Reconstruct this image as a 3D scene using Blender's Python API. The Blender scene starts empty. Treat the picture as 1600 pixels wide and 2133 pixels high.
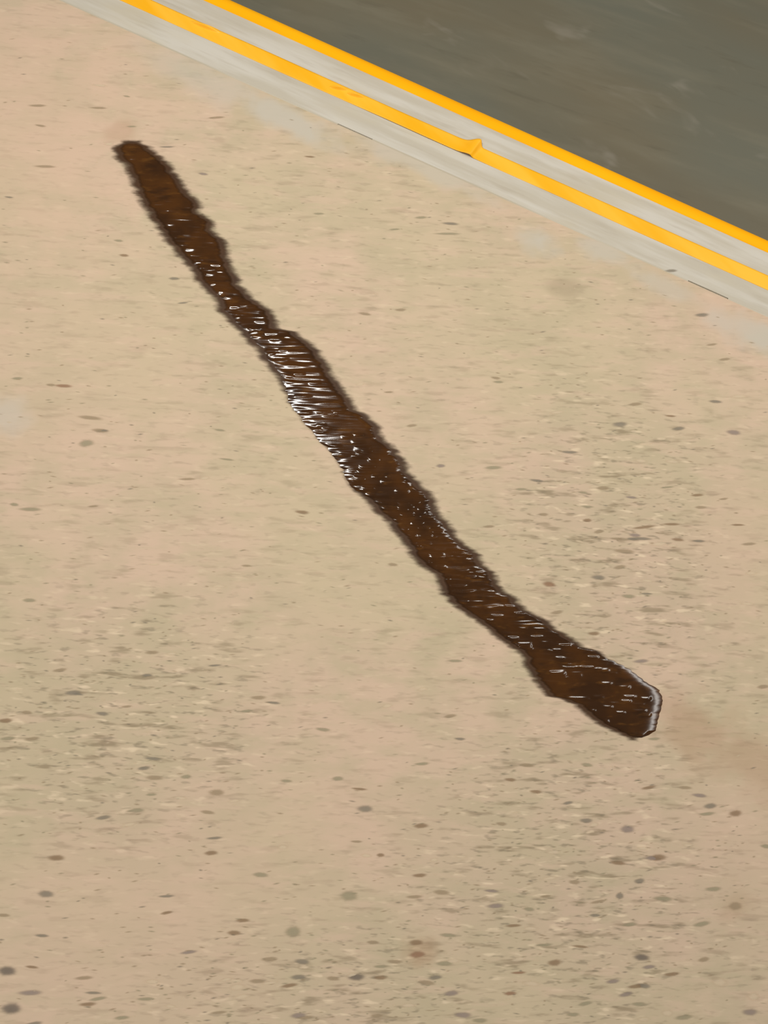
import bpy, bmesh, math, random
from mathutils import Vector, Matrix, noise

random.seed(7)
scene = bpy.context.scene
col = scene.collection

# ------------------------------------------------------------------ camera
F_PX, CX, CY = 1493.0, 800.0, 1066.5          # focal length and centre in pixels of a 1600x2133 frame
CAM_H, TILT = 1.5, math.radians(10)
A2 = Vector((0.9128, -0.4084))                # direction of the kerb line on the ground
A2.normalize()
N2 = Vector((-A2.y, A2.x))                    # across the kerb, towards the road
cam_d = bpy.data.cameras.new('camera')
cam = bpy.data.objects.new('camera', cam_d)
col.objects.link(cam)
cam_d.sensor_fit = 'VERTICAL'
cam_d.sensor_height = 24.0
cam_d.lens = F_PX / 2133.0 * 24.0
cam_d.clip_start = 0.02
CAM_R = Matrix.Rotation(TILT, 3, Vector((A2.x, A2.y, 0)))
cam.matrix_world = Matrix.Translation((0, 0, CAM_H)) @ CAM_R.to_4x4()
scene.camera = cam

# ------------------------------------------------------------------ light
world = bpy.data.worlds.new('world')
scene.world = world
world.use_nodes = True
bg = world.node_tree.nodes['Background']
bg.inputs['Color'].default_value = (0.95, 0.97, 1.0, 1)
bg.inputs['Strength'].default_value = 0.22


def area(name, loc, target, sx, sy, power, colr, rotz=0.0):
    d = bpy.data.lights.new(name, 'AREA')
    d.shape = 'RECTANGLE'
    d.size, d.size_y = sx, sy
    d.energy = power
    d.color = colr
    o = bpy.data.objects.new(name, d)
    col.objects.link(o)
    o.location = loc
    q = (Vector(target) - Vector(loc)).to_track_quat('-Z', 'Y')
    o.rotation_euler = q.to_euler()
    return o


def gp(px, py, z=0.0):
    """pixel of the photograph -> point on the horizontal plane at height z"""
    d = CAM_R @ Vector(((px - CX) / F_PX, -(py - CY) / F_PX, -1.0))
    t = (z - CAM_H) / d.z
    return Vector((d.x * t, d.y * t, z))


H_L = 2.4
p = gp(475, 940)
lamp_a = Vector((p.x * (1 + H_L / CAM_H), p.y * (1 + H_L / CAM_H), H_L))   # mirror point of the ceiling luminaire
area('ceiling_luminaire', lamp_a, (lamp_a.x, lamp_a.y, 0), 0.95, 0.20, 45, (1.0, 0.97, 0.92))
area('added_glint_light', (lamp_a.x + 2.0, lamp_a.y, H_L), (lamp_a.x + 2.0, lamp_a.y, 0), 1.1, 0.20, 22, (1.0, 0.97, 0.92))  # added unseen light: glints on the lower spill, lifts the right side
area('ceiling_luminaire_right', (2.3, 0.35, 2.5), (2.3, 0.35, 0), 0.18, 2.4, 28, (1.0, 0.97, 0.92))
area('added_rear_fill', (-0.9, -1.9, 2.5), (-0.9, -1.9, 0), 1.4, 0.22, 37, (1.0, 0.97, 0.92))  # added unseen fill behind the camera, brightens the lower part of the floor

scene.view_settings.view_transform = 'Standard'
scene.view_settings.look = 'None'
scene.view_settings.exposure = -0.15
scene.view_settings.gamma = 1.0
scene.view_settings.use_curve_mapping = False


# ------------------------------------------------------------------ helpers
def lin(r, g, b, k=1.0):
    def f(c):
        c /= 255.0
        return (c / 12.92 if c <= 0.04045 else ((c + 0.055) / 1.055) ** 2.4) * k
    return (f(r), f(g), f(b), 1.0)


class NT:
    def __init__(self, name, rough=0.8, spec=0.3):
        self.m = bpy.data.materials.new(name)
        self.m.use_nodes = True
        self.t = self.m.node_tree
        self.b = self.t.nodes['Principled BSDF']
        self.b.inputs['Roughness'].default_value = rough
        self.b.inputs['Specular IOR Level'].default_value = spec

    def n(self, kind, **kw):
        nd = self.t.nodes.new(kind)
        for k, v in kw.items():
            setattr(nd, k, v)
        return nd

    def put(self, sock, v):
        if hasattr(v, 'is_output'):
            self.t.links.new(v, sock)
        else:
            sock.default_value = v

    def coords(self, scale=(1, 1, 1), rot=0.0):
        tc = self.n('ShaderNodeTexCoord')
        mp = self.n('ShaderNodeMapping')
        mp.vector_type = 'POINT'
        # rotate first, then stretch
        r = self.n('ShaderNodeVectorRotate', rotation_type='Z_AXIS')
        self.put(r.inputs['Vector'], tc.outputs['Object'])
        r.inputs['Angle'].default_value = rot
        self.put(mp.inputs['Vector'], r.outputs[0])
        mp.inputs['Scale'].default_value = scale
        return mp.outputs[0]

    def noise(self, vec, scale, detail=3.0, rough=0.5, dist=0.0):
        nd = self.n('ShaderNodeTexNoise')
        self.put(nd.inputs['Vector'], vec)
        nd.inputs['Scale'].default_value = scale
        nd.inputs['Detail'].default_value = detail
        nd.inputs['Roughness'].default_value = rough
        nd.inputs['Distortion'].default_value = dist
        return nd.outputs['Fac']

    def ramp(self, fac, lo, hi, a=0.0, b=1.0):
        nd = self.n('ShaderNodeMapRange', interpolation_type='SMOOTHSTEP')
        self.put(nd.inputs['Value'], fac)
        nd.inputs['From Min'].default_value = lo
        nd.inputs['From Max'].default_value = hi
        nd.inputs['To Min'].default_value = a
        nd.inputs['To Max'].default_value = b
        return nd.outputs[0]

    def mix(self, fac, a, b, mode='MIX'):
        nd = self.n('ShaderNodeMix', data_type='RGBA', blend_type=mode)
        self.put(nd.inputs[0], fac)
        self.put(nd.inputs[6], a)
        self.put(nd.inputs[7], b)
        return nd.outputs[2]

    def math(self, op, a, b=0.0):
        nd = self.n('ShaderNodeMath', operation=op)
        self.put(nd.inputs[0], a)
        self.put(nd.inputs[1], b)
        return nd.outputs[0]

    def blob(self, px, py, rx, ry, rot=0.0, wob=None):
        """soft elliptic stain at a place on the ground (rx, ry in metres)"""
        c = gp(px, py)
        tc = self.n('ShaderNodeTexCoord')
        s = self.n('ShaderNodeVectorMath', operation='SUBTRACT')
        self.put(s.inputs[0], tc.outputs['Object'])
        s.inputs[1].default_value = (c.x, c.y, 0)
        r = self.n('ShaderNodeVectorRotate', rotation_type='Z_AXIS')
        self.put(r.inputs['Vector'], s.outputs[0])
        r.inputs['Angle'].default_value = -rot
        m = self.n('ShaderNodeVectorMath', operation='MULTIPLY')
        self.put(m.inputs[0], r.outputs[0])
        m.inputs[1].default_value = (1 / rx, 1 / ry, 0)
        l = self.n('ShaderNodeVectorMath', operation='LENGTH')
        self.put(l.inputs[0], m.outputs[0])
        v = l.outputs['Value']
        if wob is not None:
            v = self.math('ADD', v, wob)
        return self.ramp(v, 0.25, 1.15, 1.0, 0.0)

    def bump(self, h, strength=0.2, dist=0.001):
        nd = self.n('ShaderNodeBump')
        nd.inputs['Strength'].default_value = strength
        nd.inputs['Distance'].default_value = dist
        self.put(nd.inputs['Height'], h)
        self.put(self.b.inputs['Normal'], nd.outputs[0])

    def color(self, v):
        self.put(self.b.inputs['Base Color'], v)


def mesh_obj(name, verts, faces, mat, parent=None, smooth=False, kind=None):
    me = bpy.data.meshes.new(name)
    me.from_pydata([tuple(v) for v in verts], [], faces)
    me.update()
    if smooth:
        for pl in me.polygons:
            pl.use_smooth = True
    o = bpy.data.objects.new(name, me)
    col.objects.link(o)
    if mat:
        me.materials.append(mat)
    if parent:
        o.parent = parent
    if kind:
        o['kind'] = kind
    return o


def tag(o, label, cat, group=None):
    o['label'] = label
    o['category'] = cat
    if group:
        o['group'] = group
    return o


def kpt(s, t, z=0.0):
    """s metres along the kerb, t metres across it (towards the road)"""
    return Vector((A2.x * s + N2.x * t, A2.y * s + N2.y * t, z))


def toff(px, py):
    g = gp(px, py)
    return g.x * N2.x + g.y * N2.y


def soff(px, py):
    g = gp(px, py)
    return g.x * A2.x + g.y * A2.y


# offsets across the kerb, read from the photograph
T_JOINT = (toff(740, 276) + toff(1470, 600)) / 2
def tmean(*pts):
    return sum(toff(x, y) for x, y in pts) / len(pts)


T_L0 = tmean((550, 132), (800, 249), (900, 291), (1150, 408), (1300, 470), (1600, 603))     # tape, near edge
T_L1 = tmean((550, 104), (800, 217), (900, 260), (1150, 373), (1300, 442), (1600, 575))     # tape, far edge
T_U0 = tmean((550, 57), (800, 166), (900, 211), (1150, 326), (1300, 393), (1600, 531))      # edge strip, near edge
T_U1 = tmean((550, 15), (800, 129), (900, 173), (1150, 290), (1300, 355), (1600, 491))      # edge strip, far edge
print('offsets', T_JOINT, T_L0, T_L1, T_U0, T_U1)
S0, S1 = -2.2, 2.4
DROP = 0.13
KANG = math.atan2(A2.y, A2.x)
ALBEDO = 1.0

# ------------------------------------------------------------------ materials of the setting
# pavement: worn beige concrete with a fine, slightly broomed grain
m = NT('beige_concrete', 0.85, 0.25)
v1 = m.coords((1, 1, 1))
vs = m.coords((0.26, 1, 1))
vs2 = m.coords((0.24, 1, 1), rot=0.05)
big = m.noise(v1, 2.3, 3.0, 0.5)
mid = m.noise(v1, 7.0, 4.0, 0.55)
c = m.mix(m.ramp(big, 0.38, 0.62), lin(196, 177, 146), lin(204, 177, 152))
c = m.mix(m.ramp(mid, 0.42, 0.70, 0, 0.65), c, lin(184, 169, 138))
# rough zones where the grain lies open: beside the spill and near the bottom
wob = m.math('MULTIPLY', m.math('SUBTRACT', m.noise(v1, 9, 3), 0.5), 1.4)
z1 = m.blob(1290, 1120, 0.30, 0.42, 0.2, wob)
z2 = m.blob(1180, 1830, 0.45, 0.40, 0.0, wob)
z3 = m.blob(260, 1500, 0.34, 0.30, 0.0, wob)
z4 = m.blob(640, 2060, 0.5, 0.16, 0.0, wob)
zone = m.math('MAXIMUM', m.math('MAXIMUM', z1, z2), m.math('MAXIMUM', z3, z4))
zone = m.math('ADD', m.math('MULTIPLY', zone, 0.65), 0.35)
c = m.mix(m.math('MULTIPLY', zone, 0.26), c, lin(160, 146, 122))
olive = m.ramp(m.noise(vs, 24, 3.0, 0.6), 0.44, 0.66, 0, 0.5)
c = m.mix(olive, c, lin(182, 167, 136))
pink = m.ramp(m.noise(vs2, 33, 3.0, 0.6), 0.50, 0.70, 0, 0.5)
c = m.mix(pink, c, lin(203, 176, 151))
dark = m.ramp(m.noise(m.coords((0.2, 1, 1), rot=0.03), 62, 2.5, 0.55), 0.54, 0.70)
c = m.mix(m.math('MULTIPLY', m.math('MULTIPLY', dark, zone), 0.70), c, lin(134, 117, 92))
dark2 = m.ramp(m.noise(vs2, 130, 2.0, 0.5), 0.55, 0.72)
c = m.mix(m.math('MULTIPLY', m.math('MULTIPLY', dark2, zone), 0.55), c, lin(120, 108, 88))
lite = m.ramp(m.noise(vs2, 92, 2.0, 0.5, 0.2), 0.57, 0.74)
c = m.mix(m.math('MULTIPLY', m.math('MULTIPLY', lite, zone), 0.6), c, lin(226, 204, 172))
# cement haze beside the joint, pale scuffs
wob2 = m.math('MULTIPLY', m.math('SUBTRACT', m.noise(v1, 14, 3), 0.5), 1.6)
hz = None
for (px, py, rx, ry, st) in [(600, 250, .20, .042, .9), (430, 165, .20, .055, .6), (1120, 500, .055, .045, .9), (1260, 525, .10, .035, .75),
                             (1400, 605, .13, .03, .6), (1560, 690, .14, .045, .9), (15, 862, .075, .05, .75), (870, 340, .22, .035, .65)]:
    b_ = m.math('MULTIPLY', m.blob(px, py, rx, ry, KANG if px > 100 else 0, wob2), st)
    hz = b_ if hz is None else m.math('MAXIMUM', hz, b_)
c = m.mix(hz, c, lin(188, 179, 162))
# rusty brown tint at the two ends of the spill, warm blush at the upper left
br = m.math('MAXIMUM', m.math('MULTIPLY', m.blob(1450, 1520, .15, .08, -0.5, wob2), 0.42),
            m.math('MULTIPLY', m.blob(1570, 1590, .20, .08, -0.4, wob2), 0.40))
br = m.math('MAXIMUM', br, m.math('MULTIPLY', m.blob(255, 272, .045, .03, 0.5, wob2), 0.5))
br = m.math('MAXIMUM', br, m.math('MULTIPLY', m.blob(870, 1978, .05, .035, 0.0, wob2), 0.4))
br = m.math('MAXIMUM', br, m.math('MULTIPLY', m.blob(1532, 1885, .045, .05, 0.0, wob2), 0.35))
c = m.mix(br, c, lin(160, 126, 96))
c = m.mix(m.math('MULTIPLY', m.blob(1180, 600, .05, .03, -0.3, wob2), 0.5), c, lin(160, 142, 116))
for (px, py, rx, ry, st) in [(330, 1960, .42, .30, .6), (1530, 1760, .16, .22, .65), (1530, 1130, .14, .22, .6), (120, 750, .30, .30, .4), (760, 1720, .3, .14, .4), (1480, 640, .16, .1, .5)]:
    c = m.mix(m.math('MULTIPLY', m.blob(px, py, rx, ry, 0.0, wob), st * 0.62), c, lin(203, 174, 150))
c = m.mix(m.math('MULTIPLY', m.blob(60, 250, .40, .40, 0.0, wob2), 0.45), c, lin(206, 176, 150))
m.color(c)
m.bump(m.noise(vs2, 150, 3.0, 0.6), 0.10, 0.0015)
MAT_PAVE = m.m


def kerb_material(name, base, pale, darkc):
    m = NT(name, 0.7, 0.35)
    va = m.coords((0.10, 1, 1), rot=-KANG)
    vb = m.coords((0.3, 1, 1), rot=-KANG)
    c = m.mix(m.ramp(m.noise(va, 28, 3.0, 0.55), 0.36, 0.64), base, pale)
    c = m.mix(m.ramp(m.noise(va, 70, 3.0, 0.6), 0.50, 0.78, 0, 0.5), c, darkc)
    c = m.mix(m.ramp(m.noise(vb, 12, 3.0, 0.5), 0.5, 0.75, 0, 0.5), c, lin(190, 178, 152))
    m.color(c)
    m.bump(m.noise(vb, 90, 3.0, 0.6), 0.06, 0.001)
    return m.m


MAT_KERB = kerb_material('grey_trowelled_concrete', lin(184, 175, 157), lin(197, 190, 176), lin(168, 157, 138))

m = NT('dark_screed', 0.55, 0.4)
va = m.coords((0.16, 1, 1), rot=-KANG - 0.12)
vb = m.coords((0.45, 1, 1), rot=-KANG)
c = m.mix(m.ramp(m.noise(vb, 2.4, 3.0, 0.5), 0.35, 0.65), lin(101, 100, 85), lin(106, 97, 76))
c = m.mix(m.ramp(m.noise(va, 16, 4.0, 0.6), 0.45, 0.75, 0, 0.5), c, lin(119, 113, 94))
c = m.mix(m.ramp(m.noise(vb, 11, 3.0, 0.55, 0.4), 0.60, 0.78, 0, 0.55), c, lin(136, 129, 114))
c = m.mix(m.ramp(m.noise(va, 40, 3.0, 0.6), 0.58, 0.8, 0, 0.35), c, lin(82, 76, 60))
m.color(c)
m.bump(m.noise(vb, 60, 3.0, 0.6), 0.05, 0.001)
MAT_ROAD = m.m


def yellow(name, c0, c1, rough, spec=0.3):
    m = NT(name, rough, spec)
    va = m.coords((0.2, 1, 1), rot=-KANG)
    c = m.mix(m.ramp(m.noise(va, 14, 3.0, 0.5), 0.38, 0.64), c0, c1)
    m.color(c)
    return m.m


MAT_TAPE = yellow('yellow_tape', (0.90, 0.42, 0.003, 1), (0.98, 0.49, 0.03, 1), 0.5)
MAT_EDGE = yellow('yellow_edge_paint', (0.98, 0.415, 0.0, 1), (1.0, 0.45, 0.001, 1), 0.6, 0.15)
mm = NT('grey_joint_grout', 0.95, 0.1)  # mortar's own grey-beige, two tones mixed by noise
va = mm.coords((0.1, 1, 1), rot=-KANG)
mm.color(mm.mix(mm.ramp(mm.noise(va, 20, 3), 0.4, 0.62), lin(190, 181, 162), lin(180, 169, 148)))
MAT_GROUT = mm.m

# ------------------------------------------------------------------ structure
GAP = 0.0034
TH = 0.16
# pavement slab: near edge of the joint and everything on the camera's side
e = T_JOINT - GAP / 2
NEAR = -2.6
pv = [kpt(S0, NEAR), kpt(S1, NEAR), kpt(S1, e), kpt(S0, e)]
pave = mesh_obj('floor', pv + [v - Vector((0, 0, TH)) for v in pv],
                [(0, 1, 2, 3), (7, 6, 5, 4), (0, 4, 5, 1), (1, 5, 6, 2), (2, 6, 7, 3), (3, 7, 4, 0)], MAT_PAVE, kind='structure')
pave['label'] = 'speckled beige concrete floor under the dark spill'

# kerb beam with a rounded outer edge
t0 = T_JOINT + GAP / 2
RAD = 0.030
te = T_U1 - 0.0015          # outer face, under the edge strip
prof = [(t0, -TH), (t0, 0.0)]
for i in range(7):
    a = math.pi / 2 * i / 6
    prof.append((te - RAD + RAD * math.sin(a), -RAD + RAD * math.cos(a)))
prof.append((te, -TH))


def sweep(name, prof, s_list, mat, parent=None, closed=True, smooth=False, kind=None):
    verts, faces = [], []
    n = len(prof)
    for s in s_list:
        for (t, z) in prof:
            verts.append(kpt(s, t, z))
    for i in range(len(s_list) - 1):
        for j in range(n if closed else n - 1):
            k = (j + 1) % n
            faces.append((i * n + j, i * n + k, (i + 1) * n + k, (i + 1) * n + j))
    if closed:
        faces.append(tuple(range(n - 1, -1, -1)))
        faces.append(tuple((len(s_list) - 1) * n + j for j in range(n)))
    o = mesh_obj(name, verts, faces, mat, parent, smooth, kind)
    bm = bmesh.new()
    bm.from_mesh(o.data)
    bmesh.ops.recalc_face_normals(bm, faces=bm.faces)
    bm.to_mesh(o.data)
    bm.free()
    return o


kerb = sweep('kerb', prof, [S0, S1], MAT_KERB, kind='structure')
kerb['label'] = 'pale grey concrete kerb carrying the two yellow bands'

# grout in the joint, broken open in two places
cracks = [(soff(702, 262), soff(776, 290)), (soff(1434, 584), soff(1518, 620))]
s_prev = S0
for (a, b) in cracks + [(S1, S1)]:
    sweep('joint_grout', [(T_JOINT - GAP / 2, -0.03), (T_JOINT - GAP / 2, -0.0001), (T_JOINT, -0.0004), (T_JOINT + GAP / 2, -0.0001), (T_JOINT + GAP / 2, -0.03)],
          [s_prev, a], MAT_GROUT, parent=kerb)
    if b > a:                    # washed-out grout at the bottom of the open stretch
        dp = 0.0028 if a < 0.3 else 0.0032
        sweep('joint_grout', [(T_JOINT - GAP / 2, -0.03), (T_JOINT - GAP / 2, -dp), (T_JOINT + GAP / 2, -dp), (T_JOINT + GAP / 2, -0.03)],
              [a, b], MAT_GROUT, parent=kerb)
    s_prev = b

# lower roadway beyond the kerb
rv = [kpt(S0, te, -DROP), kpt(S1, te, -DROP), kpt(S1, te + 2.6, -DROP), kpt(S0, te + 2.6, -DROP)]
road = mesh_obj('roadway', rv + [v - Vector((0, 0, 0.05)) for v in rv],
                [(0, 1, 2, 3), (7, 6, 5, 4), (0, 4, 5, 1), (1, 5, 6, 2), (2, 6, 7, 3), (3, 7, 4, 0)], MAT_ROAD, kind='structure')
road['label'] = 'dark olive grey lower floor beyond the kerb'

# ------------------------------------------------------------------ yellow edge strip (wraps over the kerb's rounded edge)
TK = 0.0015
out = [(T_U0, TK * 0.2), (T_U0 + 0.0015, TK)]
R2 = RAD + TK
for i in range(9):
    a = math.pi / 2 * i / 8
    out.append((te - RAD + R2 * math.sin(a), -RAD + R2 * math.cos(a)))
out.append((te + TK, -0.045))
inn = [(te, -0.045)]
for i in range(8, -1, -1):
    a = math.pi / 2 * i / 8
    inn.append((te - RAD + RAD * math.sin(a), -RAD + RAD * math.cos(a)))
inn.append((T_U0, 0.0))
ss = [S0 + (S1 - S0) * i / 60 for i in range(61)]
edge = sweep('edge_strip', out + inn, ss, MAT_EDGE)
tag(edge, 'yellow band wrapped over the rounded outer edge of the kerb, next to the dark floor', 'edge strip')

# ------------------------------------------------------------------ yellow tape with ripples and a wrinkle
tape = bpy.data.objects.new('floor_tape', None)
col.objects.link(tape)
tape.location = kpt(0, (T_L0 + T_L1) / 2, 0)
tape.rotation_euler = (0, 0, KANG)
tag(tape, 'wrinkled yellow tape line on the kerb nearer the beige concrete', 'tape')
W = T_L1 - T_L0
TT = 0.0006
LIFT = (soff(715, 205), soff(1035, 345))


def tape_z(s, u):                 # u from 0 near edge to 1 far edge
    z = TT
    z += 0.00025 * noise.noise(Vector((s * 9, u * 2, 3)))
    a, b = LIFT                  # near edge lifted off the ground along here
    k = min(max((s - a) / (b - a), 0), 1)
    z += 0.0020 * math.sin(math.pi * k) ** 1.2 * (1 - u) ** 2
    z += fold_z(s, u)
    return z


S_F = soff(990, 308)


def fold_z(s, u):                # the tape buckles up here: long rise, steep fall
    d = s - S_F - 0.010 * (u - 0.5)
    if d < 0:
        return 0.013 * math.exp(-(d / 0.022) ** 2) * (0.55 + 0.45 * u)
    return 0.013 * math.exp(-(d / 0.0065) ** 2) * (0.55 + 0.45 * u)


ns, nu = 2300, 10
V, Fc = [], []
wav = 0.0012
for i in range(ns + 1):
    s = S0 + (S1 - S0) * i / ns
    wl = wav * noise.noise(Vector((s * 5, 1.3, 0)))
    wr = wav * noise.noise(Vector((s * 5, 7.3, 0)))
    wr += 0.007 * fold_z(s, 1.0) / 0.010
    for j in range(nu + 1):
        u = j / nu
        V.append((s, -W / 2 + wl + (W + wr - wl) * u, tape_z(s, u)))
nv = len(V)
for i in range(ns + 1):                      # skirt down to the ground on both edges (tape thickness)
    V.append((V[i * (nu + 1)][0], V[i * (nu + 1)][1], max(0.0, V[i * (nu + 1)][2] - TT)))
for i in range(ns + 1):
    q = V[i * (nu + 1) + nu]
    V.append((q[0], q[1], max(0.0, q[2] - TT)))
for i in range(ns):
    for j in range(nu):
        a = i * (nu + 1) + j
        Fc.append((a, a + nu + 1, a + nu + 2, a + 1))
    a = i * (nu + 1)
    Fc.append((nv + i, nv + i + 1, a + nu + 1, a))
    a = i * (nu + 1) + nu
    Fc.append((a, a + nu + 1, nv + ns + 1 + i + 1, nv + ns + 1 + i))
mesh_obj('tape_strip', V, Fc, MAT_TAPE, tape, smooth=True)


def wrinkle(px, py, length, width, height, ang, name='wrinkle'):
    """a fold of the tape standing up as a soft ridge"""
    s, t = soff(px, py), toff(px, py) - (T_L0 + T_L1) / 2
    V, Fc = [], []
    n1, n2 = 22, 12
    ca, sa = math.cos(ang), math.sin(ang)
    for i in range(n1 + 1):
        x = -1 + 2 * i / n1
        for j in range(n2 + 1):
            y = -1 + 2 * j / n2
            prof = max(0.0, 1 - x * x) ** 1.1 * (math.exp(-(y * 2.0 + 0.25) ** 2) - math.exp(-2.25))
            X, Y = x * length / 2, y * width / 2 * (1 - 0.45 * x * x)
            V.append((s + X * ca - Y * sa, t + X * sa + Y * ca, TT * 0.6 + height * max(prof, -0.02)))
    for i in range(n1):
        for j in range(n2):
            a = i * (n2 + 1) + j
            Fc.append((a, a + n2 + 1, a + n2 + 2, a + 1))
    return mesh_obj(name, V, Fc, MAT_TAPE, tape, smooth=True)


wrinkle(428, 56, 0.075, 0.014, 0.009, math.radians(4))
wrinkle(706, 184, 0.045, 0.013, 0.009, math.radians(16))
wrinkle(742, 199, 0.045, 0.013, 0.009, math.radians(12))

# ------------------------------------------------------------------ stones showing in the beige concrete
STONE = {}


def stone_mat(key, rgb):
    """stone half covered by cement: its rim fades into the concrete"""
    m = NT('stone_' + key, 0.8, 0.25)
    v = m.coords((1, 1, 1))
    c = lin(*rgb)
    m.color(m.mix(m.noise(v, 3.0, 3), c, (c[0] * 1.15, c[1] * 1.15, c[2] * 1.15, 1)))
    at = m.n('ShaderNodeAttribute', attribute_name='bare')
    m.put(m.b.inputs['Alpha'], m.ramp(at.outputs['Fac'], 0.0, 1.0, 0.0, 0.64))
    STONE[key] = m.m


for key, rgb in dict(grey=(138, 128, 112), dark=(112, 102, 92), brown=(146, 120, 92), rust=(152, 116, 90), mauve=(150, 134, 124),
                     pale=(216, 196, 166), green=(160, 150, 122), tan=(164, 144, 116)).items():
    stone_mat(key, rgb)


def stone_mesh(name, mat, seed):
    rnd = random.Random(seed)
    V, Fc = [], []
    n = 10
    for ring, (r, z) in enumerate([(1.25, 0.35), (0.95, 0.6), (0.5, 0.92)]):
        for i in range(n):
            a = 2 * math.pi * i / n
            w = 1 + 0.22 * noise.noise(Vector((math.cos(a) * 1.3, math.sin(a) * 1.3, seed * 3.1)))
            V.append((r * w * math.cos(a), r * w * math.sin(a), z))
    V.append((0, 0, 1.0))
    for ring in range(2):
        for i in range(n):
            k = (i + 1) % n
            Fc.append((ring * n + i, ring * n + k, (ring + 1) * n + k, (ring + 1) * n + i))
    for i in range(n):
        Fc.append((2 * n + i, 2 * n + (i + 1) % n, 3 * n))
    me = bpy.data.meshes.new(name)
    me.from_pydata(V, [], Fc)
    me.update()
    for pl in me.polygons:
        pl.use_smooth = True
    me.materials.append(mat)
    at_ = me.attributes.new('bare', 'FLOAT', 'POINT')
    at_.data.foreach_set('value', [0.0] * n + [0.25] * n + [0.8] * n + [1.0])
    return me


STONE_ME = {k: [stone_mesh('stone_%s' % k, mt, i) for i in range(3)] for k, mt in STONE.items()}


def stone(px, py, w, h, key, rot=0.0):
    g = gp(px, py)
    o = bpy.data.objects.new('stone', random.choice(STONE_ME[key]))
    col.objects.link(o)
    k = (gp(px + 1, py) - g).length / 2
    o.location = (g.x, g.y, 0.0)
    o.scale = (w * k * 1.45, h * k * 1.15, 0.0004)
    o.rotation_euler = (0, 0, rot)
    o.parent = pave
    return o


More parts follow.
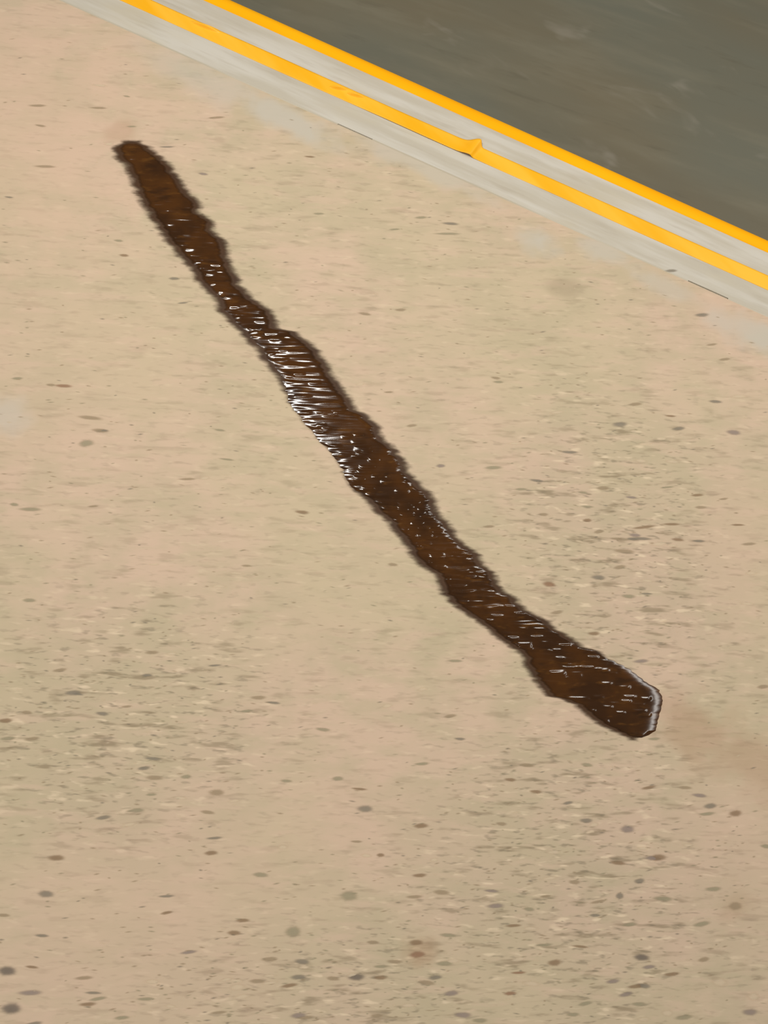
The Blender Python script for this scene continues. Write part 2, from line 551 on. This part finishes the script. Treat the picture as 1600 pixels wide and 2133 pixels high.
SPOTS = [(452, 1651, 26, 12, 'tan'), (118, 1787, 28, 11, 'brown'), (543, 1822, 27, 9, 'green'), (96, 1862, 28, 13, 'grey'),
         (15, 2022, 32, 18, 'dark'), (24, 2101, 34, 20, 'dark'), (64, 2068, 40, 10, 'mauve'), (488, 1943, 24, 9, 'brown'),
         (506, 1917, 24, 7, 'brown'), (88, 1949, 24, 6, 'grey'), (495, 2056, 28, 12, 'pale'), (504, 2076, 30, 9, 'pale'),
         (176, 2037, 30, 7, 'tan'), (216, 1703, 26, 8, 'grey'), (285, 1688, 26, 8, 'green'), (761, 1685, 27, 13, 'grey'),
         (877, 1720, 26, 9, 'brown'), (793, 1781, 14, 7, 'brown'), (727, 1866, 30, 18, 'green'), (611, 1941, 26, 20, 'green'),
         (867, 1963, 24, 10, 'brown'), (870, 1988, 28, 12, 'rust'), (630, 2003, 26, 10, 'grey'), (622, 2035, 28, 9, 'grey'),
         (742, 2035, 30, 13, 'dark'), (793, 2013, 24, 6, 'green'), (926, 2007, 28, 9, 'green'), (907, 2036, 24, 8, 'grey'),
         (941, 2069, 26, 10, 'mauve'), (1063, 2069, 22, 7, 'rust'), (1080, 2026, 26, 5, 'rust'), (1155, 2005, 24, 12, 'brown'),
         (1033, 1887, 28, 9, 'mauve'), (964, 2114, 30, 11, 'mauve'), (1116, 1649, 22, 7, 'brown'), (1063, 1624, 20, 7, 'brown'),
         (851, 2094, 26, 7, 'pale'), (763, 1782, 20, 7, 'pale'), (904, 1791, 14, 8, 'pale'), (960, 1784, 22, 6, 'pale'),
         (622, 2115, 28, 10, 'mauve'), (1480, 1679, 22, 10, 'grey'), (1532, 1694, 22, 12, 'brown'), (1532, 1887, 22, 14, 'tan'),
         (1337, 1994, 28, 12, 'dark'), (1352, 2014, 24, 7, 'mauve'), (1371, 1786, 28, 12, 'brown'), (1332, 1835, 18, 10, 'grey'),
         (1291, 1866, 14, 12, 'grey'), (1221, 1709, 22, 9, 'grey'), (1307, 1727, 24, 14, 'mauve'), (1382, 1872, 32, 9, 'green'),
         (1499, 2046, 26, 16, 'pale'), (1570, 2076, 20, 14, 'pale'), (1562, 2108, 26, 12, 'mauve'), (1390, 2110, 20, 12, 'pale'),
         (1341, 2123, 22, 8, 'pale'), (1277, 2044, 24, 8, 'mauve'), (1326, 2054, 30, 8, 'brown'), (1399, 2029, 28, 7, 'brown'),
         (1291, 884, 26, 11, 'grey'), (1414, 893, 22, 7, 'grey'), (1529, 901, 24, 10, 'mauve'), (1247, 1203, 24, 9, 'grey'),
         (1144, 1217, 22, 10, 'rust'), (1309, 1242, 24, 8, 'green'), (1118, 1001, 24, 6, 'grey'), (1086, 1019, 22, 5, 'green'),
         (1257, 1017, 22, 8, 'tan'), (1028, 974, 30, 7, 'green'), (1161, 859, 26, 5, 'pale'), (1540, 826, 28, 7, 'pale'),
         (1073, 924, 26, 5, 'pale'), (1373, 1133, 28, 9, 'pale'), (1187, 942, 28, 6, 'grey'), (1412, 1124, 22, 6, 'brown'),
         (1456, 1127, 22, 5, 'grey'), (1349, 1210, 22, 5, 'pale'), (64, 1061, 38, 8, 'green'), (133, 804, 30, 7, 'rust'),
         (187, 870, 40, 8, 'tan'), (209, 897, 28, 8, 'tan'), (180, 923, 26, 14, 'green'), (473, 957, 26, 4, 'green'), (391, 998, 28, 5, 'tan'),
         (152, 1443, 28, 11, 'grey'), (11, 1501, 24, 10, 'brown'), (319, 1580, 30, 7, 'grey'), (300, 1600, 22, 8, 'grey'),
         (538, 1453, 26, 8, 'tan'), (570, 1464, 24, 5, 'grey'), (448, 1386, 24, 4, 'grey'), (322, 1620, 30, 9, 'tan'),
         (142, 1205, 30, 7, 'pale'), (493, 1194, 28, 4, 'pale'), (456, 1221, 26, 6, 'pale'), (206, 225, 28, 5, 'tan'),
         (348, 306, 26, 4, 'grey'), (452, 245, 28, 5, 'tan'), (78, 220, 30, 6, 'tan'), (95, 347, 36, 6, 'tan'), (209, 178, 26, 5, 'pale'),
         (209, 101, 26, 5, 'pale'), (939, 466, 28, 6, 'grey'), (933, 487, 44, 5, 'green'), (1462, 656, 24, 8, 'grey'), (1399, 564, 20, 6, 'grey'),
         (1300, 1148, 36, 8, 'tan'), (1335, 1122, 40, 6, 'grey'), (1342, 1098, 40, 6, 'brown'), (1400, 1092, 30, 5, 'brown')]

# outline of the spill, read row by row (y, left, right)
ROWS = [(297, 262, 290), (303, 246, 306), (312, 241, 316), (328, 247, 336), (344, 262, 353), (375, 278, 375), (406, 291, 394), (425, 297, 416), (444, 312, 412),
        (462, 322, 444), (481, 334, 439), (500, 347, 466), (531, 375, 472), (562, 400, 484), (594, 422, 500), (625, 450, 528),
        (647, 456, 566), (669, 478, 576), (684, 497, 572), (691, 503, 612), (719, 528, 647), (744, 547, 669), (775, 572, 684),
        (806, 591, 709), (837, 606, 731), (856, 620, 739), (864, 628, 762), (884, 641, 781), (916, 669, 800), (931, 684, 819),
        (962, 709, 841), (991, 723, 856), (1016, 734, 878), (1041, 762, 903), (1066, 781, 909), (1087, 809, 928), (1119, 834, 950),
        (1147, 856, 981), (1156, 859, 994), (1175, 875, 1003), (1194, 903, 1025), (1219, 919, 1037), (1237, 922, 1056), (1256, 941, 1078),
        (1275, 966, 1103), (1294, 994, 1141), (1312, 1016, 1159), (1331, 1041, 1187), (1350, 1072, 1219), (1356, 1084, 1250),
        (1375, 1094, 1278), (1394, 1100, 1312), (1419, 1116, 1341), (1437, 1131, 1366), (1450, 1144, 1376), (1459, 1175, 1378),
        (1469, 1200, 1377), (1487, 1222, 1372), (1506, 1247, 1367), (1522, 1275, 1364), (1531, 1297, 1350), (1538, 1312, 1332)]


def row_at(y):
    if y <= ROWS[0][0]:
        return ROWS[0][1:]
    for a, b in zip(ROWS, ROWS[1:]):
        if a[0] <= y <= b[0]:
            k = (y - a[0]) / (b[0] - a[0])
            return a[1] + (b[1] - a[1]) * k, a[2] + (b[2] - a[2]) * k
    return ROWS[-1][1:]


def in_spill(px, py, pad=22):
    if py < 297 - pad or py > 1538 + pad:
        return False
    l, r = row_at(min(max(py, 297), 1538))
    return l - pad < px < r + pad


for (px, py, w, h, k) in SPOTS:
    stone(px, py, w, h, k, random.uniform(-0.12, 0.12))


def dens(px, py):
    d = 0.25
    for (x, y, rx, ry) in [(1290, 1120, 260, 380), (1180, 1830, 420, 330), (260, 1500, 330, 260), (640, 2060, 480, 150)]:
        d = max(d, 1.0 - 0.7 * (((px - x) / rx) ** 2 + ((py - y) / ry) ** 2))
    return d


def on_pave(px, py):
    return toff(px, py) < T_JOINT - 0.03


KEYS = ['grey', 'tan', 'green', 'brown', 'tan', 'pale', 'pale', 'mauve', 'green', 'tan']
cnt = len(SPOTS)
while cnt < 290:
    px, py = random.uniform(0, 1600), random.uniform(200, 2133)
    if not on_pave(px, py) or in_spill(px, py) or random.random() > dens(px, py):
        continue
    big_ = 0.7 + 0.5 * py / 2133
    stone(px, py, random.uniform(16, 26) * big_, random.uniform(4, 8) * big_, random.choice(KEYS), random.uniform(-0.15, 0.15))
    cnt += 1

# the countless finer grains: one object per tone
for key, num in (('tan', 900), ('green', 700), ('pale', 700), ('grey', 350)):
    V, Fc = [], []
    while num > 0:
        px, py = random.uniform(-120, 1720), random.uniform(-60, 2260)
        if not on_pave(px, py) or in_spill(px, py, 16) or random.random() > dens(px, py):
            continue
        num -= 1
        g = gp(px, py)
        a, b = random.uniform(4, 11) * 0.001, random.uniform(1.0, 2.6) * 0.001
        r = random.uniform(-0.2, 0.2)
        i0 = len(V)
        for q in range(8):
            an = 2 * math.pi * q / 8
            x, y = a * math.cos(an), b * math.sin(an)
            V.append((g.x + x * math.cos(r) - y * math.sin(r), g.y + x * math.sin(r) + y * math.cos(r), 0.0001))
        V.append((g.x, g.y, 0.0004))
        for q in range(8):
            Fc.append((i0 + q, i0 + (q + 1) % 8, i0 + 8))
    fg = mesh_obj('fine_grain', V, Fc, STONE[key], pave, smooth=True, kind='stuff')
    at_ = fg.data.attributes.new('bare', 'FLOAT', 'POINT')
    at_.data.foreach_set('value', ([0.0] * 8 + [0.8]) * (len(V) // 9))

# ------------------------------------------------------------------ the spill
spill = bpy.data.objects.new('liquid_spill', None)
col.objects.link(spill)
base = gp(820, 920)
spill.location = base
tag(spill, 'long dark brown wet trail of spilled liquid running across the beige concrete', 'spill')

m = NT('brown_liquid', 0.125, 0.36)
v = m.coords((0.3, 1, 1))
v1 = m.coords((1, 1, 1))
c = m.mix(m.ramp(m.noise(v1, 11, 3.0, 0.5), 0.36, 0.66), lin(52, 29, 6), lin(72, 41, 8))
c = m.mix(m.ramp(m.noise(v, 75, 3.0, 0.6), 0.54, 0.78, 0, 0.7), c, lin(98, 62, 20))
c = m.mix(m.ramp(m.noise(v, 48, 3.0, 0.6), 0.54, 0.72, 0, 0.6), c, lin(38, 21, 5))
m.color(c)
at = m.n('ShaderNodeAttribute', attribute_name='cover')
m.put(m.b.inputs['Alpha'], at.outputs['Fac'])
MAT_LIQ = m.m

m = NT('damp_concrete', 0.6, 0.3)
v1 = m.coords((0.35, 1, 1))
m.color(m.mix(m.noise(v1, 40, 3), lin(54, 31, 7), lin(74, 45, 14)))
at = m.n('ShaderNodeAttribute', attribute_name='soak')
nz = m.math('MULTIPLY', m.math('SUBTRACT', m.noise(v1, 95, 3.0, 0.6), 0.5), 0.75)
fac = m.ramp(m.math('ADD', at.outputs['Fac'], nz), 0.12, 0.95)
m.put(m.b.inputs['Alpha'], fac)
MAT_DAMP = m.m


def spill_mesh(name, mat, inset_l, inset_r, y0, y1, dy, ncol, height, attr=None, bow=True):
    V, Fc, att = [], [], []
    y = y0
    rows = 0
    while y <= y1 + 1e-6:
        yy = min(max(y, 297), 1538)
        l, r = row_at(yy)
        jl = 5 * noise.noise(Vector((y * 0.06, 0.5, 2))) + 5 * noise.noise(Vector((y * 0.19, 4.5, 2)))
        jr = 5 * noise.noise(Vector((y * 0.06, 9.5, 5))) + 5 * noise.noise(Vector((y * 0.19, 2.5, 7)))
        end = 1.0
        if yy > 1440:
            jr *= 0.3
        L, R = l + inset_l(yy) + jl, r - inset_r(yy) + jr
        if R - L < 6:
            mid_ = (l + r) / 2
            L, R = mid_ - 3, mid_ + 3
        for j in range(ncol + 1):
            u = 0.5 - 0.5 * math.cos(math.pi * j / ncol)
            u = 0.5 * u + 0.5 * j / ncol
            px = L + (R - L) * u
            g = gp(px, y)
            z, a = height(px, y, L, R)
            V.append((g.x - base.x, g.y - base.y, z))
            att.append(a)
        rows += 1
        y += dy
    for i in range(rows - 1):
        for j in range(ncol):
            a = i * (ncol + 1) + j
            Fc.append((a, a + ncol + 1, a + ncol + 2, a + 1))
    o = mesh_obj(name, V, Fc, mat, spill, smooth=True)
    if attr:
        at_ = o.data.attributes.new(attr, 'FLOAT', 'POINT')
        at_.data.foreach_set('value', att)
    return o


def damp_h(px, y, L, R):
    d = min(px - L, R - px)
    e_ = min(y - 289, 1546 - y)
    a = min(max(d / 30.0, 0), 1)
    a = min(a, min(max(e_ / 12.0, 0), 1))
    return 0.0007, a


spill_mesh('damp_margin', MAT_DAMP, lambda y: -17, lambda y: -17 if y < 1330 else (-17 + 14 * min(1, (y - 1330) / 60)), 289, 1546, 3.0, 36, damp_h, 'soak')


def smooth(a, b, x):
    k = min(max((x - a) / (b - a), 0), 1)
    return k * k * (3 - 2 * k)


# crescent-shaped swellings of the liquid over single stones: (x, y, half length, half width, height)
CRES = [(483, 637, 19, 5.5, 1.6e-3), (438, 570, 15, 5, 1.3e-3), (424, 555, 15, 4, 1.1e-3), (412, 541, 15, 4, 1.1e-3), (395, 518, 15, 4, 1e-3), (380, 510, 15, 3, 1e-3),
        (352, 467, 16, 3, 1e-3), (365, 440, 15, 5, 1.1e-3), (330, 425, 15, 3, 1e-3), (575, 706, 16, 5, 1.4e-3), (533, 700, 17, 4, 1.2e-3),
        (527, 692, 15, 4, 1.2e-3), (472, 619, 15, 3, 1e-3), (790, 994, 16, 4, 1.2e-3), (818, 1004, 26, 4, 1.4e-3), (838, 1024, 16, 4, 1.2e-3),
        (845, 1054, 18, 6, 1.5e-3), (874, 1070, 14, 3.5, 1e-3), (870, 1092, 15, 3.5, 1e-3), (855, 1118, 16, 5, 1.3e-3), (910, 1162, 17, 8, 1.8e-3),
        (940, 1200, 24, 3, 1e-3), (955, 1222, 22, 3, 1.1e-3), (965, 1234, 24, 3, 1.1e-3), (1065, 1332, 18, 7, 1.6e-3), (1090, 1344, 19, 9, 2e-3),
        (1160, 1404, 20, 7, 2e-3), (1200, 1406, 14, 5, 1.2e-3), (1165, 1370, 14, 4, 1.1e-3), (1160, 1353, 13, 3, 1.2e-3), (1177, 1345, 13, 2.5, 1.1e-3),
        (1253, 1396, 18, 4, 1.2e-3), (1262, 1424, 14, 4.5, 1.4e-3), (1297, 1431, 16, 4.5, 1.5e-3), (1302, 1460, 13, 3.5, 1.5e-3), (1264, 1472, 13, 3.5, 1.4e-3),
        (1291, 1484, 12, 3, 1.2e-3), (1230, 1480, 12, 2.5, 1e-3), (1310, 1451, 16, 3.5, 1.4e-3), (1342, 1455, 14, 4, 1.5e-3), (1240, 1393, 14, 3, 1e-3),
        (1270, 1366, 14, 4, 1.3e-3), (1155, 1356, 13, 3, 1e-3), (1245, 1452, 14, 4, 1e-3), (1330, 1530, 20, 5, 1.6e-3), (1255, 1502, 14, 4, 1.2e-3),
        (1022, 1266, 15, 3, 1e-3), (1020, 1292, 14, 3, 1e-3), (1205, 1455, 26, 5, 1.1e-3)]
rc = random.Random(11)
while len(CRES) < 200:
    y_ = rc.uniform(330, 1500)
    l_, r_ = row_at(y_)
    k_ = rc.random()
    if 760 < y_ < 1010:
        k_ = k_ * 0.75
    if y_ > 1380 and rc.random() > 0.5:
        continue
    CRES.append((l_ + (r_ - l_) * (0.08 + 0.8 * k_), y_, rc.uniform(11, 18), rc.uniform(1.9, 3.4), rc.uniform(0.4, 1.1) * 1e-3))
BINS = {}
for c_ in CRES:
    for b_ in (-1, 0, 1):
        BINS.setdefault(int(c_[1] // 20) + b_, []).append(c_)


# where the liquid stands thick enough for a clear meniscus
def film_h(px, y, L, R):
    thick_r = smooth(1330, 1440, y)
    thick_l = smooth(740, 860, y) * (1 - smooth(1000, 1050, y))
    dl, dr = px - L, R - px
    de = min(y - 300, 1537 - y)
    wl = 15 + 10 * thick_l
    wr = 15 + 19 * thick_r
    el = 1 - (1 - min(dl / wl, 1)) ** 2
    er = 1 - (1 - min(dr / wr, 1)) ** 2
    ee = 1 - (1 - min(max(de, 0) / 14, 1)) ** 2
    H = 0.0007 + 0.0014 * thick_r * smooth(R - 130, R - 10, px) + 0.0008 * thick_l
    z = H * min(el, er, ee)
    g = gp(px, y)
    # ripples lying across the frame, over the grain of the concrete below
    calm = 1 - 0.8 * thick_r * smooth(1180, 1330, px)
    edge_ = smooth(0, 14, min(dl, dr))
    n1 = noise.noise(Vector((g.x * 13, g.y * 120, 0.0)))
    n2 = noise.noise(Vector((g.x * 24, g.y * 240, 4.0)))
    n3 = noise.noise(Vector((g.x * 14, g.y * 30, 8.0)))
    z += 0.00065 * edge_ * calm * (n1 + 0.5 * n2) * (0.8 + 0.9 * max(n3 + 0.2, 0))
    # single crescents
    bz = 0.0
    for (bx, by, ln, sg, am) in BINS.get(int(y // 20), ()):
        dx = px - bx
        if abs(dx) < ln * 1.2:
            dy_ = y - by + 1.6 * (dx / ln) ** 2 - 0.5
            if abs(dy_) < 3.2 * sg:
                bz = max(bz, am * math.exp(-(dy_ / sg) ** 2) * max(0.0, 1 - (dx / ln) ** 4))
    z += bz * edge_
    cov = max(smooth(-2, 9, dl), 1.0 * (thick_l > 0.5)) * max(smooth(-2, 9, dr), 1.0 * (thick_r > 0.3))
    return 0.0009 + max(z, -0.0001), cov


spill_mesh('liquid_film', MAT_LIQ, lambda y: 11 - 16 * smooth(760, 860, y) * (1 - smooth(1000, 1050, y)), lambda y: 11 - 13 * smooth(1330, 1430, y),
           300, 1537, 1.15, 72, film_h, 'cover')
